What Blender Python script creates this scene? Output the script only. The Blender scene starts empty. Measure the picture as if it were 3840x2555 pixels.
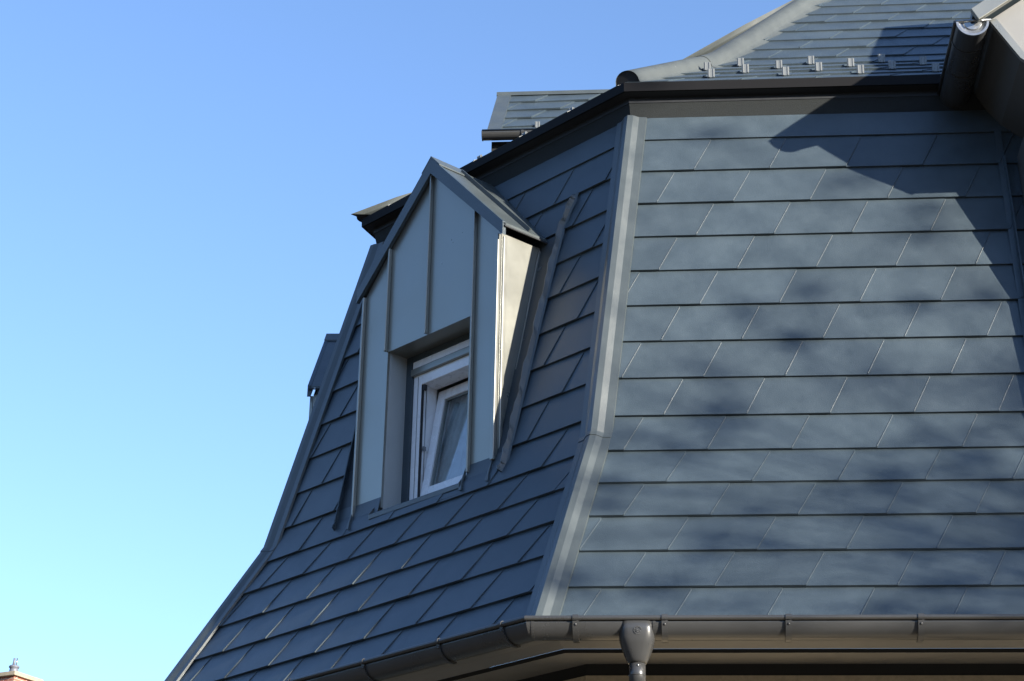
import bpy, bmesh, math, random
from mathutils import Vector, Matrix
R = math.radians
scene = bpy.context.scene
col = scene.collection
rnd = random.Random(7)

# ------------------------------------------------------------------ camera
KZ = 5.08                       # height of the kink corner of the mansard above the ground
cam_d = bpy.data.cameras.new('camera')
cam = bpy.data.objects.new('camera', cam_d)
col.objects.link(cam)
cam_d.sensor_width = 36.0
cam_d.lens = 36.0 * 7307.22 / 3840.0
cam_d.clip_start = 0.05
cam_d.clip_end = 3000
yaw, pitch, roll = R(-5.1858), R(23.2846), R(1.2105)
fwd = Vector((math.sin(yaw) * math.cos(pitch), math.cos(yaw) * math.cos(pitch), math.sin(pitch)))
rgt = Vector((math.cos(yaw), -math.sin(yaw), 0))
up = rgt.cross(fwd)
r2 = rgt * math.cos(roll) + up * math.sin(roll)
u2 = -rgt * math.sin(roll) + up * math.cos(roll)
cam.matrix_world = Matrix(((r2.x, u2.x, -fwd.x, .41006), (r2.y, u2.y, -fwd.y, -9.30141),
                           (r2.z, u2.z, -fwd.z, KZ - 3.47872), (0, 0, 0, 1)))
scene.camera = cam
scene.render.resolution_x = 1024
scene.render.resolution_y = 681

# ------------------------------------------------------------------ light
SUN_AZ, SUN_EL = 52.6, 13.6     # azimuth to the right of the right slope's outward normal
sdir = Vector((math.sin(R(SUN_AZ)) * math.cos(R(SUN_EL)), -math.cos(R(SUN_AZ)) * math.cos(R(SUN_EL)), math.sin(R(SUN_EL))))
sl = bpy.data.lights.new('sun', 'SUN')
sl.energy = 5.0
sl.angle = R(0.53)
sl.color = (1.0, 0.92, 0.79)
so = bpy.data.objects.new('sun', sl)
so.rotation_euler = sdir.to_track_quat('Z', 'Y').to_euler()
so.location = sdir * 60
col.objects.link(so)
w = bpy.data.worlds.new('World')
scene.world = w
w.use_nodes = True
nt = w.node_tree
sky = nt.nodes.new('ShaderNodeTexSky')
sky.sky_type = 'NISHITA'
sky.sun_disc = False
sky.sun_elevation = R(SUN_EL)
sky.sun_rotation = math.atan2(sdir.x, sdir.y)
sky.altitude = 200
sky.air_density = 1.0
sky.dust_density = 0.4
sky.ozone_density = 3.2
bgn = nt.nodes['Background']
bgn.inputs['Strength'].default_value = 0.13
wb = nt.nodes.new('ShaderNodeVectorMath')      # white balance of the camera, towards blue
wb.operation = 'MULTIPLY'
wb.inputs[1].default_value = (1.06, 1.02, 1.09)
nt.links.new(sky.outputs['Color'], wb.inputs[0])
nt.links.new(wb.outputs[0], bgn.inputs['Color'])
scene.view_settings.view_transform = 'Standard'
scene.view_settings.look = 'None'
scene.view_settings.gamma = 1.0
scene.view_settings.exposure = 1.36
scene.render.engine = 'CYCLES'

# ------------------------------------------------------------------ materials
def mat(name, base, rough=.5, metal=0., spec=.5, noise=0., nscale=30., bump=0., bscale=400., island=0., tint=None, coat=0.):
    m = bpy.data.materials.new(name)
    m.use_nodes = True
    n = m.node_tree.nodes
    l = m.node_tree.links
    b = n['Principled BSDF']
    b.inputs['Roughness'].default_value = rough
    b.inputs['Metallic'].default_value = metal
    b.inputs['Specular IOR Level'].default_value = spec
    b.inputs['Coat Weight'].default_value = coat
    tc = n.new('ShaderNodeTexCoord')
    cur = None
    if noise or island:
        c = n.new('ShaderNodeRGB')
        c.outputs[0].default_value = (*base, 1)
        cur = c.outputs[0]
    else:
        b.inputs['Base Color'].default_value = (*base, 1)
    if noise:
        t = n.new('ShaderNodeTexNoise')
        t.inputs['Scale'].default_value = nscale
        t.inputs['Detail'].default_value = 6
        t.inputs['Roughness'].default_value = .62
        l.new(tc.outputs['Object'], t.inputs['Vector'])
        mr = n.new('ShaderNodeMapRange')
        mr.inputs[1].default_value = .3
        mr.inputs[2].default_value = .7
        mr.inputs[3].default_value = 1 - noise
        mr.inputs[4].default_value = 1 + noise
        l.new(t.outputs['Fac'], mr.inputs[0])
        vm = n.new('ShaderNodeVectorMath')
        vm.operation = 'SCALE'
        l.new(cur, vm.inputs[0])
        l.new(mr.outputs[0], vm.inputs['Scale'])
        cur = vm.outputs[0]
        mr2 = n.new('ShaderNodeMapRange')
        mr2.inputs[1].default_value = .3
        mr2.inputs[2].default_value = .7
        mr2.inputs[3].default_value = max(.02, rough - .08)
        mr2.inputs[4].default_value = min(1, rough + .08)
        l.new(t.outputs['Fac'], mr2.inputs[0])
        l.new(mr2.outputs[0], b.inputs['Roughness'])
    if island:
        g = n.new('ShaderNodeNewGeometry')
        mr = n.new('ShaderNodeMapRange')
        mr.inputs[3].default_value = 1 - island
        mr.inputs[4].default_value = 1 + island
        l.new(g.outputs['Random Per Island'], mr.inputs[0])
        vm = n.new('ShaderNodeVectorMath')
        vm.operation = 'SCALE'
        l.new(cur, vm.inputs[0])
        l.new(mr.outputs[0], vm.inputs['Scale'])
        cur = vm.outputs[0]
    if cur:
        l.new(cur, b.inputs['Base Color'])
    if bump:
        t = n.new('ShaderNodeTexNoise')
        t.inputs['Scale'].default_value = bscale
        t.inputs['Detail'].default_value = 3
        l.new(tc.outputs['Object'], t.inputs['Vector'])
        t2 = n.new('ShaderNodeTexNoise')
        t2.inputs['Scale'].default_value = 3.5
        t2.inputs['Detail'].default_value = 2
        l.new(tc.outputs['Object'], t2.inputs['Vector'])
        b1 = n.new('ShaderNodeBump')
        b1.inputs['Strength'].default_value = bump
        b1.inputs['Distance'].default_value = .002
        l.new(t.outputs['Fac'], b1.inputs['Height'])
        b2 = n.new('ShaderNodeBump')
        b2.inputs['Strength'].default_value = .25
        b2.inputs['Distance'].default_value = .01
        l.new(t2.outputs['Fac'], b2.inputs['Height'])
        l.new(b1.outputs[0], b2.inputs['Normal'])
        l.new(b2.outputs[0], b.inputs['Normal'])
    return m

M = {}
M['tile'] = mat('anthracite_coated_sheet', (.047, .065, .079), .40, 0, .52, noise=.15, nscale=6, bump=.7, bscale=260, island=.09)
M['flash'] = mat('anthracite_flashing', (.058, .070, .073), .36, 0, .55, noise=.10, nscale=6, bump=.3, bscale=420)
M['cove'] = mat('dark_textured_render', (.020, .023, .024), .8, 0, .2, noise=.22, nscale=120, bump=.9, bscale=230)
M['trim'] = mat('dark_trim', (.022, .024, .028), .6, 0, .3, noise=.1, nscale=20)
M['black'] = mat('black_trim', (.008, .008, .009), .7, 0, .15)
M['gutter'] = mat('grey_coated_gutter', (.058, .059, .060), .30, .25, .5, noise=.08, nscale=2.2)
M['zinc'] = mat('bright_zinc', (.30, .31, .32), .36, .8, .5, noise=.1, nscale=25)
M['screw'] = mat('steel_screw', (.5, .5, .5), .25, 1, .5)
M['grey'] = mat('light_grey_sheet', (.268, .270, .243), .34, .56, .5, noise=.04, nscale=3)
M['reveal'] = mat('bounce_toned_reveal_sheet', (.36, .38, .38), .45, 0, .4, noise=.05, nscale=4)  # lighter copy of the dormer sheet, bounced light put into the colour
M['cap'] = mat('hip_cap_sheet', (.062, .072, .073), .62, 0, .4, noise=.12, nscale=7)
M['bayside'] = mat('bay_side_sheet', (.085, .083, .080), .5, 0, .4, noise=.08, nscale=4)
M['valley'] = mat('shade_toned_valley_sheet', (.038, .048, .056), .55, 0, .4, noise=.15, nscale=6)  # roof sheet colour darkened, the trough's shade put into it
M['white'] = mat('white_plastic', (.88, .88, .89), .28, 0, .5, noise=.03, nscale=8)
M['rubber'] = mat('dark_seal', (.03, .03, .033), .6)
M['room'] = mat('dim_room', (.45, .45, .44), .9)
M['lace'] = mat('pale_curtain', (.78, .80, .80), .9, noise=.15, nscale=14)
M['soffit'] = mat('dark_soffit_sheet', (.26, .25, .23), .45, 0, .4, noise=.08, nscale=6)
M['frieze'] = mat('black_frieze', (.022, .022, .022), .6, 0, .25)
M['stucco'] = mat('tan_stucco', (.50, .42, .30), .9, 0, .2, noise=.14, nscale=40, bump=.8, bscale=160)
M['guard'] = mat('snow_guard_sheet', (.17, .18, .18), .4, .2, .5)
M['pale'] = mat('pale_grey_gable', (.22, .22, .215), .5, 0, .4, noise=.05, nscale=5)
M['grnd'] = mat('tan_gravel_ground', (.105, .088, .062), .95, 0, .2, noise=.35, nscale=.8)
M['brick'] = mat('red_brick', (.34, .13, .09), .9)
M['stone'] = mat('sand_stone', (.32, .27, .19), .9, noise=.2, nscale=6)
M['clay'] = mat('blue_grey_pot', (.13, .14, .17), .5, noise=.15, nscale=8)
M['bark'] = mat('tree_bark', (.10, .075, .055), .9, noise=.3, nscale=8)
M['sky_blocker'] = mat('dark_sky_blocker', (.030, .036, .018), 1, 0, .1, noise=.5, nscale=.15)  # for the unseen ridge that blocks low sky light
M['leaf'] = mat('dry_leaf', (.10, .085, .03), .7, noise=.3, nscale=2)
# brick courses on the neighbour's chimney
bn = M['brick'].node_tree
bt = bn.nodes.new('ShaderNodeTexBrick')
bt.inputs['Scale'].default_value = 4.5
bt.inputs['Color1'].default_value = (.40, .14, .09, 1)
bt.inputs['Color2'].default_value = (.28, .09, .06, 1)
bt.inputs['Mortar'].default_value = (.35, .30, .25, 1)
bt.inputs['Mortar Size'].default_value = .03
mp = bn.nodes.new('ShaderNodeMapping')
mp.inputs['Rotation'].default_value = (R(90), 0, 0)
btc = bn.nodes.new('ShaderNodeTexCoord')
bn.links.new(btc.outputs['Object'], mp.inputs['Vector'])
bn.links.new(mp.outputs[0], bt.inputs['Vector'])
bn.links.new(bt.outputs['Color'], bn.nodes['Principled BSDF'].inputs['Base Color'])
# window glass: mirror-like reflection over a view of the curtain
g = bpy.data.materials.new('window_glass')
g.use_nodes = True
gn = g.node_tree.nodes
gl = g.node_tree.links
gn.remove(gn['Principled BSDF'])
tr = gn.new('ShaderNodeBsdfTransparent')
tr.inputs[0].default_value = (.80, .86, .88, 1)
gg = gn.new('ShaderNodeBsdfGlossy')
gg.inputs['Roughness'].default_value = .02
fr = gn.new('ShaderNodeFresnel')
fr.inputs[0].default_value = 1.6
ad = gn.new('ShaderNodeMath')
ad.operation = 'ADD'
ad.inputs[1].default_value = .16
mx = gn.new('ShaderNodeMixShader')
gl.new(fr.outputs[0], ad.inputs[0])
gl.new(ad.outputs[0], mx.inputs[0])
gl.new(tr.outputs[0], mx.inputs[1])
gl.new(gg.outputs[0], mx.inputs[2])
gl.new(mx.outputs[0], gn['Material Output'].inputs['Surface'])
M['glass'] = g

# ------------------------------------------------------------------ helpers
def tag(o, label=None, cat=None, group=None, kind=None):
    if label: o['label'] = label
    if cat: o['category'] = cat
    if group: o['group'] = group
    if kind: o['kind'] = kind
    return o

def empty(name, loc=(0, 0, 0), rz=0, parent=None):
    o = bpy.data.objects.new(name, None)
    o.empty_display_size = .2
    o.location = loc
    o.rotation_euler = (0, 0, rz)
    col.objects.link(o)
    o.parent = parent
    return o

class MB:
    """collects shapes and links them as one mesh object"""
    def __init__(s):
        s.v = []
        s.f = []
        s.sm = []
    def poly(s, pts, smooth=False):
        i = len(s.v)
        s.v += [tuple(p) for p in pts]
        s.f.append(tuple(range(i, i + len(pts))))
        s.sm.append(smooth)
    def prism(s, pts, off):
        """pts: closed loop, off: extrusion vector"""
        off = Vector(off)
        a = [Vector(p) for p in pts]
        b = [p + off for p in a]
        n = len(a)
        i = len(s.v)
        s.v += [tuple(p) for p in a + b]
        s.f.append(tuple(range(i + n - 1, i - 1, -1)))
        s.f.append(tuple(range(i + n, i + 2 * n)))
        s.sm += [False, False]
        for k in range(n):
            j = (k + 1) % n
            s.f.append((i + k, i + j, i + n + j, i + n + k))
            s.sm.append(False)
    def box(s, x0, x1, y0, y1, z0, z1):
        s.prism([(x0, y0, z0), (x1, y0, z0), (x1, y1, z0), (x0, y1, z0)], (0, 0, z1 - z0))
    def grid(s, rows, closed=False, smooth=False, cap=False):
        """rows: list of equally long point lists, skinned one to the next"""
        i = len(s.v)
        n = len(rows[0])
        for r in rows:
            s.v += [tuple(p) for p in r]
        for a in range(len(rows) - 1):
            for b in range(n if closed else n - 1):
                c = (b + 1) % n
                s.f.append((i + a * n + b, i + a * n + c, i + (a + 1) * n + c, i + (a + 1) * n + b))
                s.sm.append(smooth)
        if cap:
            s.f.append(tuple(range(i + n - 1, i - 1, -1)))
            e = i + (len(rows) - 1) * n
            s.f.append(tuple(range(e, e + n)))
            s.sm += [False, False]
    def tube(s, p0, p1, r0, r1=None, n=12, cap=True):
        p0, p1 = Vector(p0), Vector(p1)
        r1 = r0 if r1 is None else r1
        d = (p1 - p0).normalized()
        a = d.orthogonal().normalized()
        b = d.cross(a)
        rows = []
        for p, r in ((p0, r0), (p1, r1)):
            rows.append([p + (a * math.cos(t) + b * math.sin(t)) * r for t in [2 * math.pi * k / n for k in range(n)]])
        s.grid(rows, True, True, cap)
    def lathe(s, c, prof, n=20):
        c = Vector(c)
        rows = [[c + Vector((r * math.cos(2 * math.pi * k / n), r * math.sin(2 * math.pi * k / n), z)) for k in range(n)] for r, z in prof]
        s.grid(rows, True, True, True)
    def dome(s, c, nrm, r, n=8):
        c = Vector(c)
        d = Vector(nrm).normalized()
        a = d.orthogonal().normalized()
        b = d.cross(a)
        rows = []
        for e in (0, 30, 60, 85):
            rr, hh = r * math.cos(R(e)), r * .75 * math.sin(R(e))
            rows.append([c + (a * math.cos(2 * math.pi * k / n) + b * math.sin(2 * math.pi * k / n)) * rr + d * hh for k in range(n)])
        s.grid(rows, True, True, True)
    def build(s, name, m, parent=None, lift=True, bevel=0., smooth_angle=None, label=None):
        dz = KZ if lift else 0
        me = bpy.data.meshes.new(name)
        me.from_pydata([(x, y, z + dz) for x, y, z in s.v], [], s.f)
        me.polygons.foreach_set('use_smooth', s.sm)
        bm = bmesh.new()
        bm.from_mesh(me)
        bmesh.ops.recalc_face_normals(bm, faces=bm.faces)
        bm.to_mesh(me)
        bm.free()
        me.materials.append(m)
        me.update()
        o = bpy.data.objects.new(name, me)
        col.objects.link(o)
        if parent: o.parent = parent
        if bevel:
            md = o.modifiers.new('bevel', 'BEVEL')
            md.width = bevel
            md.segments = 2
            md.limit_method = 'ANGLE'
            md.angle_limit = R(35)
        if label: o['label'] = label
        return o

# ------------------------------------------------------------------ plan of the house
PHI, PHI2 = R(43.03), R(66.0)
TU, TL = R(77.55), R(62.787)
H, VO, TW = .23442, -.11617, .42
WL = 2.80                                     # length of the left side at the kink
T1, T2 = math.tan(PHI / 2), math.tan(PHI2 / 2)
dR, iR = Vector((1, 0, 0)), Vector((0, 1, 0))
dL, iL = Vector((-math.cos(PHI), math.sin(PHI), 0)), Vector((math.sin(PHI), math.cos(PHI), 0))
A3 = PHI + PHI2
d3, i3 = Vector((-math.cos(A3), math.sin(A3), 0)), Vector((math.sin(A3), math.cos(A3), 0))
C2 = dL * WL
Z = Vector((0, 0, 1))
def fR(s, a, z): return dR * s + iR * a + Z * z
def fL(s, a, z): return dL * s + iL * a + Z * z
def f3(s, a, z): return C2 + d3 * s + i3 * a + Z * z
def man(v):                                   # mansard profile: slope length -> inset, height
    t = TU if v >= 0 else TL
    return v * math.cos(t), v * math.sin(t)
V_TOP, V_BOT = 2.159, -1.288
UP1 = 4.5 * H
def upp(v):                                   # upper roof profile
    a, z = .38, 2.292
    t1, t2 = R(36.2), R(45.7)
    q = min(v, UP1)
    a += q * math.cos(t1)
    z += q * math.sin(t1)
    if v > UP1:
        a += (v - UP1) * math.cos(t2)
        z += (v - UP1) * math.sin(t2)
    return a, z
def uppL(v):
    a, z = upp(v)
    return .38 + (a - .38) * 1.15, z
def hipx(v):                                  # world x of the near hip of the upper roof
    a, z = upp(v)
    return (uppL(v)[0] - a * math.cos(PHI)) / math.sin(PHI)
def hipP(v):
    a, z = upp(v)
    return Vector((hipx(v), a, z))

def clip(poly, a, b, c):                      # keep a*s + b*v + c >= 0
    out = []
    n = len(poly)
    for k in range(n):
        p, q = poly[k], poly[(k + 1) % n]
        dp, dq = a * p[0] + b * p[1] + c, a * q[0] + b * q[1] + c
        if dp >= 0: out.append(p)
        if (dp < 0) != (dq < 0):
            t = dp / (dp - dq)
            out.append((p[0] + t * (q[0] - p[0]), p[1] + t * (q[1] - p[1])))
    return out

def shingles(mb, F, prof, outward, rows, offs, slant, smin, smax, hole=None, mirror=False, l0=.0165, l1=.002, tilt=.0045, seed=1):
    """lapped shingle courses on one slope; each shingle is its own folded plate"""
    rg = random.Random(seed)
    for vb, off in zip(rows, offs):
        vt = vb + H * 1.0
        a0, z0 = prof(vb)
        a1, z1 = prof(vt)
        e = Vector((F(0, a1, z1) - F(0, a0, z0)))
        L = e.length
        ds = (F(1, 0, 0) - F(0, 0, 0))
        nrm = ds.cross(e).normalized()
        if nrm.dot(outward + Z * .01) < 0: nrm = -nrm
        lo, hi = min(smin(vb), smin(vt)), max(smax(vb), smax(vt))
        k0 = int(math.floor((lo - off - abs(slant)) / TW)) - 1
        k1 = int(math.ceil((hi - off + abs(slant)) / TW)) + 1
        for k in range(k0, k1):
            s0 = off + k * TW
            jit = [rg.uniform(-.0012, .0012) for _ in range(4)]
            P = [(s0, vb), (s0 + TW, vb), (s0 + TW + slant, vt), (s0 + slant, vt)]
            (x0, x1) = (smin(vb), smin(vt))
            P = clip(P, (vt - vb), -(x1 - x0), -x0 * (vt - vb) + vb * (x1 - x0))
            if len(P) < 3: continue
            (x0, x1) = (smax(vb), smax(vt))
            P = clip(P, -(vt - vb), (x1 - x0), x0 * (vt - vb) - vb * (x1 - x0))
            if len(P) < 3: continue
            parts = [P]
            # raised fold along the shingle's right-hand edge
            sr = s0 if mirror else s0 + TW
            pa, pb = (sr, vb + .004), (sr + slant, vt - .012)
            def inside(s, v):
                g = (v - vb) / (vt - vb)
                if s < smin(vb) + (smin(vt) - smin(vb)) * g + .05 or s > smax(vb) + (smax(vt) - smax(vb)) * g - .05: return False
                if hole and hole[0] - .02 < s < hole[1] + .02 and hole[2] < v < hole[3]: return False
                return True
            if inside(*pa) and inside(*pb):
                sg_ = 1 if mirror else -1
                sec_ = []
                for (s, v) in (pa, pb):
                    g = (v - vb) / (vt - vb)
                    hh = l0 * (1 - g) + l1 * g + tilt * .65 * (1 - .55 * g)
                    base = F(s, a0 + (a1 - a0) * g, z0 + (z1 - z0) * g)
                    sec_.append([base + ds * (sg_ * q) + nrm * (hh + e_) for q, e_ in ((-.0008, -.010), (-.0008, .0018), (.0016, .0028), (.0040, .0016), (.0055, -.002))])
                mb.grid(sec_)
            if hole:
                h0, h1, hb, ht = hole
                mid = clip(clip(P, 1, 0, -h0), -1, 0, h1) if len(P) > 2 else []
                parts = [clip(P, -1, 0, h0), clip(P, 1, 0, -h1)]
                if len(mid) > 2:
                    parts += [clip(mid, 0, -1, hb), clip(mid, 0, 1, -ht)]
            for Q in parts:
                if len(Q) < 3: continue
                ar = abs(sum(Q[i][0] * Q[(i + 1) % len(Q)][1] - Q[(i + 1) % len(Q)][0] * Q[i][1] for i in range(len(Q)))) / 2
                if ar < 1e-5: continue
                top, bot = [], []
                for s, v in Q:
                    g = (v - vb) / (vt - vb)
                    fs = (s - (s0 + slant * g)) / TW
                    if mirror: fs = 1 - fs
                    fs = min(1, max(0, fs))
                    hgt = l0 * (1 - g) + l1 * g + (tilt * (fs - .35)) * (1 - .55 * g) + jit[0] * (1 - g) + jit[1] * fs * (1 - g)
                    # a little oil-canning in the middle of each sheet
                    base = F(s, a0 + (a1 - a0) * g, z0 + (z1 - z0) * g)
                    top.append(base + nrm * hgt)
                    bot.append(base + nrm * (hgt - (.0135 if g < .5 else .007)))
                i = len(mb.v)
                n = len(top)
                mb.v += [tuple(p) for p in top + bot]
                mb.f.append(tuple(range(i, i + n)))
                mb.f.append(tuple(range(i + 2 * n - 1, i + n - 1, -1)))
                mb.sm += [False, False]
                for q in range(n):
                    j = (q + 1) % n
                    mb.f.append((i + q, i + n + q, i + n + j, i + j))
                    mb.sm.append(False)

ROWK = list(range(8, -6, -1))
ROWS = [k * H + VO for k in ROWK]
OFF_R = [.1146, .3259, .1187, .3340, .1298, .3437, .1383, .3526, .1480, .3622, .1528, .3659, .1611, .375]
OFF_L = [.2922, .0821, .2870, .0765, .2988, .0862, .3072, .0978, .3193, .1143, .3357, .1337, .3509, .1450]
SL = .098

house = empty('mansard_house', (0, 0, 0))
tag(house, 'house with dark metal shingled mansard roof, grey window dormer, gutter and downpipe', 'house')

def sheet(mb, F, pts):                        # strip through (s0, s1, a, z) stations
    mb.grid([[F(s0, a, z), F(s1, a, z)] for s0, s1, a, z in pts])

# --- mansard slopes (underlay sheet + shingles + plain top strip)
def mansard(name, F, outw, offs, slant, s_lo, s_hi, hole, mirror, seed, label=None):
    mb = MB()
    shingles(mb, F, man, outw, ROWS, offs, slant, s_lo, s_hi, hole, mirror, seed=seed)
    # plain strip above the top course
    v0, v1 = ROWS[0] + H, V_TOP
    a0, z0 = man(v0)
    a1, z1 = man(v1)
    n = outw * math.sin(TU) + Z * math.cos(TU)
    q = [F(s_lo(v0), a0, z0) + n * .013, F(s_hi(v0), a0, z0) + n * .013, F(s_hi(v1), a1, z1) + n * .010, F(s_lo(v1), a1, z1) + n * .010]
    mb.prism(q, -n * .009)
    # underlay
    def rect(va, vb_, sa, sb):
        aa, za = man(va)
        ab, zb = man(vb_)
        mb.poly([F(sa(va), aa, za), F(sb(va), aa, za), F(sb(vb_), ab, zb), F(sa(vb_), ab, zb)])
    if hole:
        h0, h1, hb, ht = hole
        rect(V_BOT, hb, s_lo, s_hi)
        for va, vc in ((hb, 0), (0, ht)):
            rect(va, vc, s_lo, lambda v: h0)
            rect(va, vc, lambda v: h1, s_hi)
        rect(ht, V_TOP, s_lo, s_hi)
    else:
        rect(V_BOT, 0, s_lo, s_hi)
        rect(0, V_TOP, s_lo, s_hi)
    return mb.build(name, M['tile'], house, label=label)

def bound(t):
    return lambda v: man(v)[0] * t
mansard('mansard_slope', fR, -iR, OFF_R, SL, bound(T1), lambda v: 2.9, None, False, 11, 'sunlit right-hand mansard slope with dappled tree shadows')
mansard('mansard_slope', fL, -iL, OFF_L, -SL, bound(T1), lambda v: WL - man(v)[0] * T2, (.79, 1.965, -.03, 1.5), True, 12, 'shaded blue left-hand mansard slope around the dormer')
mansard('mansard_slope', f3, -i3, OFF_L, -SL, bound(T2), lambda v: 3.2, None, True, 13, 'mansard slope hidden round the far left corner')

# --- hip flashings of the mansard
def hip(name, Fa, Fb, ta, oa, ob, corner, vs, label, lap=0.):
    """Fa: face to the right of the hip (s grows away from the hip), Fb: face to the left"""
    sec = [(-.090, .012), (-.088, .024), (-.048, .026), (-.030, .046), (0, .050), (.030, .046), (.046, .027), (.088, .025), (.091, .012)]
    rows = []
    for v in vs:
        a, z = man(v)
        r = []
        for q, hgt in sec:
            if q >= 0:
                p = Fa(a * ta + q, a, z) if corner == 0 else Fa(WL - a * ta - q, a, z)
                o_ = oa
            else:
                p = Fb(a * ta - q, a, z)
                o_ = ob
            th = TU if v > 0 else TL
            if v == 0: th = (TU + TL) / 2
            nn = o_ * math.sin(th) + Z * math.cos(th)
            if abs(q) < .035:
                nn = ((oa + ob) * .5).normalized() * math.sin(th) + Z * math.cos(th)
                if q: p = p + (Fb(0, 0, 0) - Fb(0, 0, 0))
            r.append(p + nn * (hgt + lap))
        rows.append(r)
    mb = MB()
    mb.grid(rows)
    # overlap lip at the kink
    o = mb.build(name, M['flash'], house, label=label)
    sm = o.modifiers.new('solid', 'SOLIDIFY')
    sm.thickness = .004
    sm.offset = -1
    return o
nh = hip('hip_flashing', fR, fL, T1, -iR, -iL, 0, (2.15, 1.6, 1.0, .5, .0, -.035), 'upper length of the near hip flashing catching the sun', lap=.003)
hip('hip_flashing', fR, fL, T1, -iR, -iL, 0, (.03, .0, -.5, -.9, V_BOT + .01), 'lower length of the near hip flashing')
fh = hip('hip_flashing', fL, f3, T2, -iL, -i3, 1, (2.15, 1.0, .0, -.04), 'shaded upper hip flashing along the left edge of the roof', lap=.003)
hip('hip_flashing', fL, f3, T2, -iL, -i3, 1, (.03, .0, -.6, V_BOT + .01), 'shaded lower hip flashing along the left edge of the roof')
for k, v in enumerate((2.03, 1.72, 1.30, .88, .43, .03, -.38, -.98)):
    mb = MB()
    a, z = man(v)
    th = TU if v >= 0 else TL
    n = -iR * math.sin(th) + Z * math.cos(th)
    mb.dome(fR(a * T1 + .070, a, z) + n * .019, n, .0075)
    mb.build('screw', M['screw'], nh)
for v in (1.7, .95, .3, -.02, -.62):
    mb = MB()
    a, z = man(v)
    th = TU if v >= 0 else TL
    n = -iL * math.sin(th) + Z * math.cos(th)
    mb.dome(fL(WL - a * T2 - .070, a, z) + n * .019, n, .007)
    mb.build('screw', M['flash'], fh)

# --- cornice under the upper eave, swept round the three sides
SEND = 2.9
def ring(a, z, s_r=SEND, s_3=3.0):
    return [fR(s_r, a, z), fR(a * T1, a, z), fL(WL - a * T2, a, z), f3(s_3, a, z)]
def sweep(name, prof, m, parent=house, label=None, **k):
    mb = MB()
    mb.grid([ring(a, z, **k) for a, z in prof])
    return mb.build(name, m, parent, label=label)
ct = V_TOP - .002
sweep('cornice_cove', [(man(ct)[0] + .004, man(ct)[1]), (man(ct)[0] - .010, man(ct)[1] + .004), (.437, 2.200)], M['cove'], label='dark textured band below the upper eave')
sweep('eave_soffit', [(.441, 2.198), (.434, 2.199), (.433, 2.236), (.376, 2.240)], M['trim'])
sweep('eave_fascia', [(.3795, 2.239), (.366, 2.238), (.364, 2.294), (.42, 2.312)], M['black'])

# --- upper roof slopes
ku = list(range(0, 22))
rows_u = [k * H for k in ku]
off_a, off_b = .393, .1835          # joints of even / odd courses on the right slope
mb = MB()
shingles(mb, fR, upp, -iR, rows_u, [off_a if k % 2 == 0 else off_b for k in ku], SL, hipx, lambda v: 4.2, None, False, l0=.012, seed=21)
mb.grid([[fR(hipx(v), *upp(v)), fR(4.2, *upp(v))] for v in (0, UP1, 22 * H)])
mb.build('upper_roof_slope', M['tile'], house, label='flatter upper roof slope over the right side')
def hipuL(v): return hipP(v).dot(dL)
def hipuL2(v): return WL - uppL(v)[0] * T2
mb = MB()
ku2 = list(range(0, 16))
shingles(mb, fL, uppL, -iL, [k * H for k in ku2], [.2 if k % 2 == 0 else .41 for k in ku2], -SL, hipuL, lambda v: max(hipuL(v) + .01, hipuL2(v)), None, True, l0=.012, seed=22)
mb.grid([[fL(hipuL(v), *uppL(v)), fL(max(hipuL(v) + .01, hipuL2(v)), *uppL(v))] for v in (0, UP1, 16 * H)])
mb.build('upper_roof_slope', M['tile'], house, label='upper roof slope over the shaded left side')
mb = MB()
mb.grid([[f3(uppL(v)[0] * T2, *uppL(v)), f3(3.0, *uppL(v))] for v in (0, UP1, 12 * H)])
mb.build('upper_roof_slope', M['tile'], house, label='upper roof slope round the far left corner')

# --- half-round hip caps of the upper roof
def cap(name, P, side, vs, label, r=.072, outer=True):
    """P(v): hip point; side: unit horizontal vector across the hip"""
    mb = MB()
    rows = []
    for i, v in enumerate(vs):
        p = P(v)
        q = P(v + .05) - P(v - .05) if v > .05 else P(.1) - P(0)
        d = q.normalized()
        n = side.cross(d).normalized()
        if n.z < 0: n = -n
        row = [p - side * (r + .045) - n * .028, p - side * (r + .004) - n * .004] if outer else [p - side * (r + .002) - n * .06, p - side * (r + .001) - n * .02]
        for k in range(13):
            t = math.pi * k / 12
            row.append(p - side * (r * math.cos(t)) + n * (.010 + r * .92 * math.sin(t)))
        row += [p + side * (r + .004) - n * .004, p + side * (r + .045) - n * .028]
        rows.append(row)
    mb.grid(rows, smooth=True)
    o = mb.build(name, M['cap'], house, label=label)
    if name == 'cap_lap':
        o.parent = hc
        return o
    e = MB()
    e.poly([p + (P(.3) - P(0)).normalized() * .006 for p in rows[0]])
    e.build('cap_end', M['trim'], o)
    return o
bis = (dR - dL).normalized()          # across the near hip
hc = cap('hip_cap', hipP, bis, (.03, .3, .6, UP1 - .05, UP1 + .05, 1.6, 2.4, 3.4, 4.2), 'near half-round hip cap on the upper roof')
bis2 = (dL - d3).normalized()
def hip2P(v): return fL(hipuL2(v), *uppL(v))
hc2 = cap('hip_cap', hip2P, bis2, (.03, .3, .6, UP1 - .05, UP1 + .05, 1.6, 2.2, 2.7, 3.2, 3.6), 'farther half-round hip cap rising behind the near one', r=.085, outer=False)
cap('cap_lap', hipP, bis, (UP1 - .16, UP1 - .05, UP1 + .045), None, r=.0755)
for v in (.12, .62, 1.16, 1.55, 1.95, 2.4, 2.9):
    mb = MB()
    p = hipP(v)
    mb.dome(p + dR * .105 + Vector((0, 0, -.012)), Vector((.2, -.6, .8)), .006)
    mb.build('screw', M['screw'], hc)

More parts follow.
